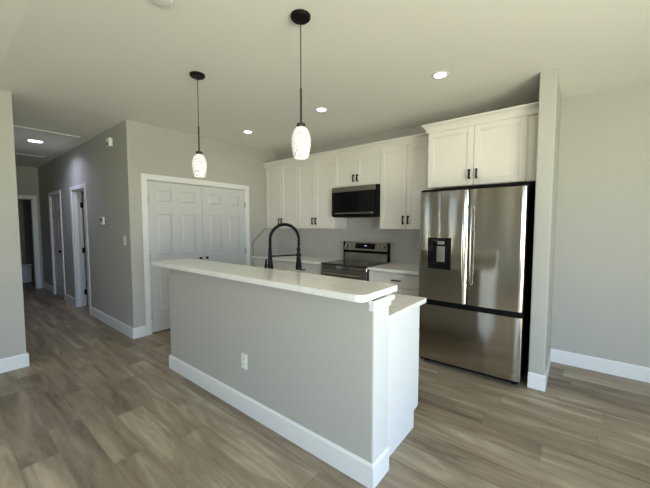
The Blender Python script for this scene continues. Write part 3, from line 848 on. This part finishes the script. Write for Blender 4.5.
# lower worktop with sink cut-out
sx0, sx1, sy0, sy1 = 1.98, 2.72, .315, .595
bm = BM()
for q in ((1.195, sx0, .084, .70), (sx1, 3.516, .084, .70), (sx0, sx1, .084, sy0), (sx0, sx1, sy1, .70)):
    bx(bm, q[0], q[1], q[2], q[3], .880, CT, 0)
bmesh.ops.remove_doubles(bm, verts=bm.verts[:], dist=1e-5)
tag(obj('island_worktop', bm, M['quartz']), 'lower white stone worktop behind the raised bar top', 'countertop')
o = empty('sink', ((sx0 + sx1) / 2, (sy0 + sy1) / 2, .68), 'steel sink set into the island worktop under the faucet', 'sink')
bm = BM(); a, b, c, e_ = sx0 + .001, sx1 - .001, sy0 + .001, sy1 - .001
bx(bm, a, b, c, c + .006, .70, .905); bx(bm, a, b, e_ - .006, e_, .70, .905); bx(bm, a, a + .006, c + .006, e_ - .006, .70, .905); bx(bm, b - .006, b, c + .006, e_ - .006, .70, .905); bx(bm, a, b, c, e_, .694, .70)
obj('basin', bm, M['sinksteel'], o)
obj('drain', cyl(BM(), ((sx0 + sx1) / 2, .46, .70), ((sx0 + sx1) / 2, .46, .704), .045, seg=24), M['chrome'], o)

# faucet
def faucet():
    B0 = Vector((2.298, .272, 0)); H0 = Vector((2.402, .520, 0)); zb = CT
    D = (H0 - B0); reach = D.length; D.normalize(); N0 = Vector((D.y, -D.x, 0))
    def P3(s, z): return B0 + D * s + Vector((0, 0, z))
    o = empty('faucet', (B0.x, B0.y, zb), 'matte black spring pull-down faucet arching above the island', 'faucet')
    bm = lathe(BM(), (B0.x, B0.y, zb), [(.001, 0), (.032, 0), (.032, .012), (.028, .02), (.027, .16), (.023, .19), (.019, .24), (.016, .29), (.015, .33)], 24)
    obj('body', bm, M['black'], o, smooth=True)
    pts = []; zc = 1.315; rz = 1.452 - zc; r = reach / 2
    for i in range(6): pts.append(P3(0, 1.20 + (zc - 1.20) * i / 6))
    for i in range(29):
        a = math.pi * (1 - i / 28); pts.append(P3(r + r * math.cos(a), zc + rz * math.sin(a)))
    pts.append(P3(reach, 1.28)); pts.append(P3(reach - .002, 1.24))
    obj('hose', tube(BM(), pts, .0095, 12), M['black'], o, smooth=True)
    L = [0]
    for a, b in zip(pts, pts[1:]): L.append(L[-1] + (b - a).length)
    def at(s):
        for k in range(len(pts) - 1):
            if s <= L[k + 1]:
                return pts[k].lerp(pts[k + 1], (s - L[k]) / (L[k + 1] - L[k])), (pts[k + 1] - pts[k]).normalized()
        return pts[-1], (pts[-1] - pts[-2]).normalized()
    co = []; tot = L[-1] - .02; turns = 60; N = turns * 8
    for i in range(N + 1):
        p, d = at(tot * i / N); v = d.cross(N0); a = 2 * math.pi * i / 8
        co.append(p + (N0 * math.cos(a) + v * math.sin(a)) * .0135)
    obj('spring', tube(BM(), co, .0026, 5), M['black'], o, smooth=True)
    h = P3(reach - .002, 1.045)
    obj('spray_head', lathe(BM(), h, [(.001, 0), (.026, 0), (.028, .02), (.023, .07), (.018, .115), (.014, .16), (.017, .175), (.017, .20), (.001, .205)], 24), M['black'], o, smooth=True)
    bm = BM(); cyl(bm, P3(.015, 1.178), P3(reach - .02, 1.178), .0065, seg=12)
    obj('support_arm', bm, M['black'], o, smooth=True)
    obj('holder_ring', lathe(BM(), P3(reach - .002, 1.166), [(.016, 0), (.026, .003), (.026, .021), (.016, .024)], 24), M['black'], o, smooth=True)
    bm = BM(); tube(bm, [B0 + Vector((-.01, 0, 1.045)), B0 + Vector((-.05, 0, 1.05)), B0 + Vector((-.062, 0, 1.075)), B0 + Vector((-.052, .0, 1.15))], [.013, .013, .010, .007], 12)
    obj('lever', bm, M['black'], o, smooth=True)
faucet()

# ------------------------------------------------------------------ ceiling fixtures
def pendant(x, y, label):
    o = empty('pendant_light', (x, y, H), label, 'pendant light', 'pendant lights over the island bar')
    obj('canopy', lathe(BM(), (x, y, H), [(.001, -.001), (.062, -.001), (.062, -.014), (.055, -.022), (.001, -.024)], 32), M['black'], o, smooth=True)
    obj('cord', cyl(BM(), (x, y, H - .02), (x, y, 2.30), .0028, seg=8), M['black'], o, smooth=True)
    obj('stem', cyl(BM(), (x, y, 2.30), (x, y, 2.075), .0065, seg=12), M['bronze'], o, smooth=True)
    obj('socket_cap', lathe(BM(), (x, y, 2.058), [(.001, .036), (.012, .034), (.027, .026), (.029, .0), (.027, -.004)], 24), M['bronze'], o, smooth=True)
    zb = 1.872
    prof = [(.0, .0)]
    pr = [(.042, .0), (.047, .004), (.055, .04), (.0615, .085), (.061, .118), (.054, .152), (.042, .176), (.029, .190)]
    bm = lathe(BM(), (x, y, zb), pr + [(.026, .187), (.039, .172), (.051, .149), (.058, .116), (.0585, .085), (.052, .04), (.043, .006), (.042, 0)], 40)
    obj('shade', bm, M['swirl'], o, smooth=True, angle=80)
    bl = obj('bulb', lathe(BM(), (x, y, 1.93), [(.001, 0), (.018, .008), (.024, .03), (.018, .055), (.011, .08), (.011, .11), (.001, .112)], 20), M['bulb'], o, smooth=True)
M['bulb'] = emit('bulb_glow', (1.0, .93, .82), 2)
pendant(2.975, -.057, 'nearer pendant with swirled white glass shade over the bar right half')
pendant(1.762, -.057, 'farther pendant with swirled white glass shade, in front of double doors')

def downlight(x, y, label, mat, r=.062, power=0, col=(1, .95, .88)):
    o = empty('recessed_light', (x, y, H), label, 'recessed light', 'recessed ceiling lights')
    obj('trim_ring', lathe(BM(), (x, y, H), [(r, -.003), (r + .004, -.006), (r + .022, -.004), (r + .024, -.0005), (r, -.0005)], 36), M['trim'], o, smooth=True)
    obj('lens', lathe(BM(), (x, y, H), [(.001, -.0035), (r, -.0035), (r, -.001), (.001, -.001)], 36), mat, o)
    if power:
        l = bpy.data.lights.new('recessed_lamp', 'AREA'); l.shape = 'DISK'; l.size = .1; l.energy = power; l.color = col; l.spread = R(150)
        lo = bpy.data.objects.new('recessed_lamp', l); COL.objects.link(lo); lo.parent = o; lo.location = (0, 0, -.012)
downlight(3.391, 1.257, 'lit recessed ceiling light nearest the refrigerator cabinet', M['led'], r=.05, power=1.2)
downlight(2.075, 1.245, 'lit recessed ceiling light right of the nearer pendant shade, in the middle', M['led'], r=.05, power=1.2)
downlight(.749, 1.251, 'lit recessed ceiling light farthest left over the kitchen, between the pendants', M['led'], r=.05, power=1.2)
downlight(-2.2, -.49, 'lit recessed light on the dark hallway ceiling', M['ledcool'], r=.085, power=7, col=(.72, .76, 1))
o = tag(obj('smoke_detector', lathe(BM(), (2.47, -.672, H), [(.001, -.026), (.035, -.026), (.052, -.022), (.062, -.010), (.064, -.0005), (.001, -.0005)], 32), M['plate'], smooth=True), 'white round smoke detector cut off by the top edge', 'smoke detector')
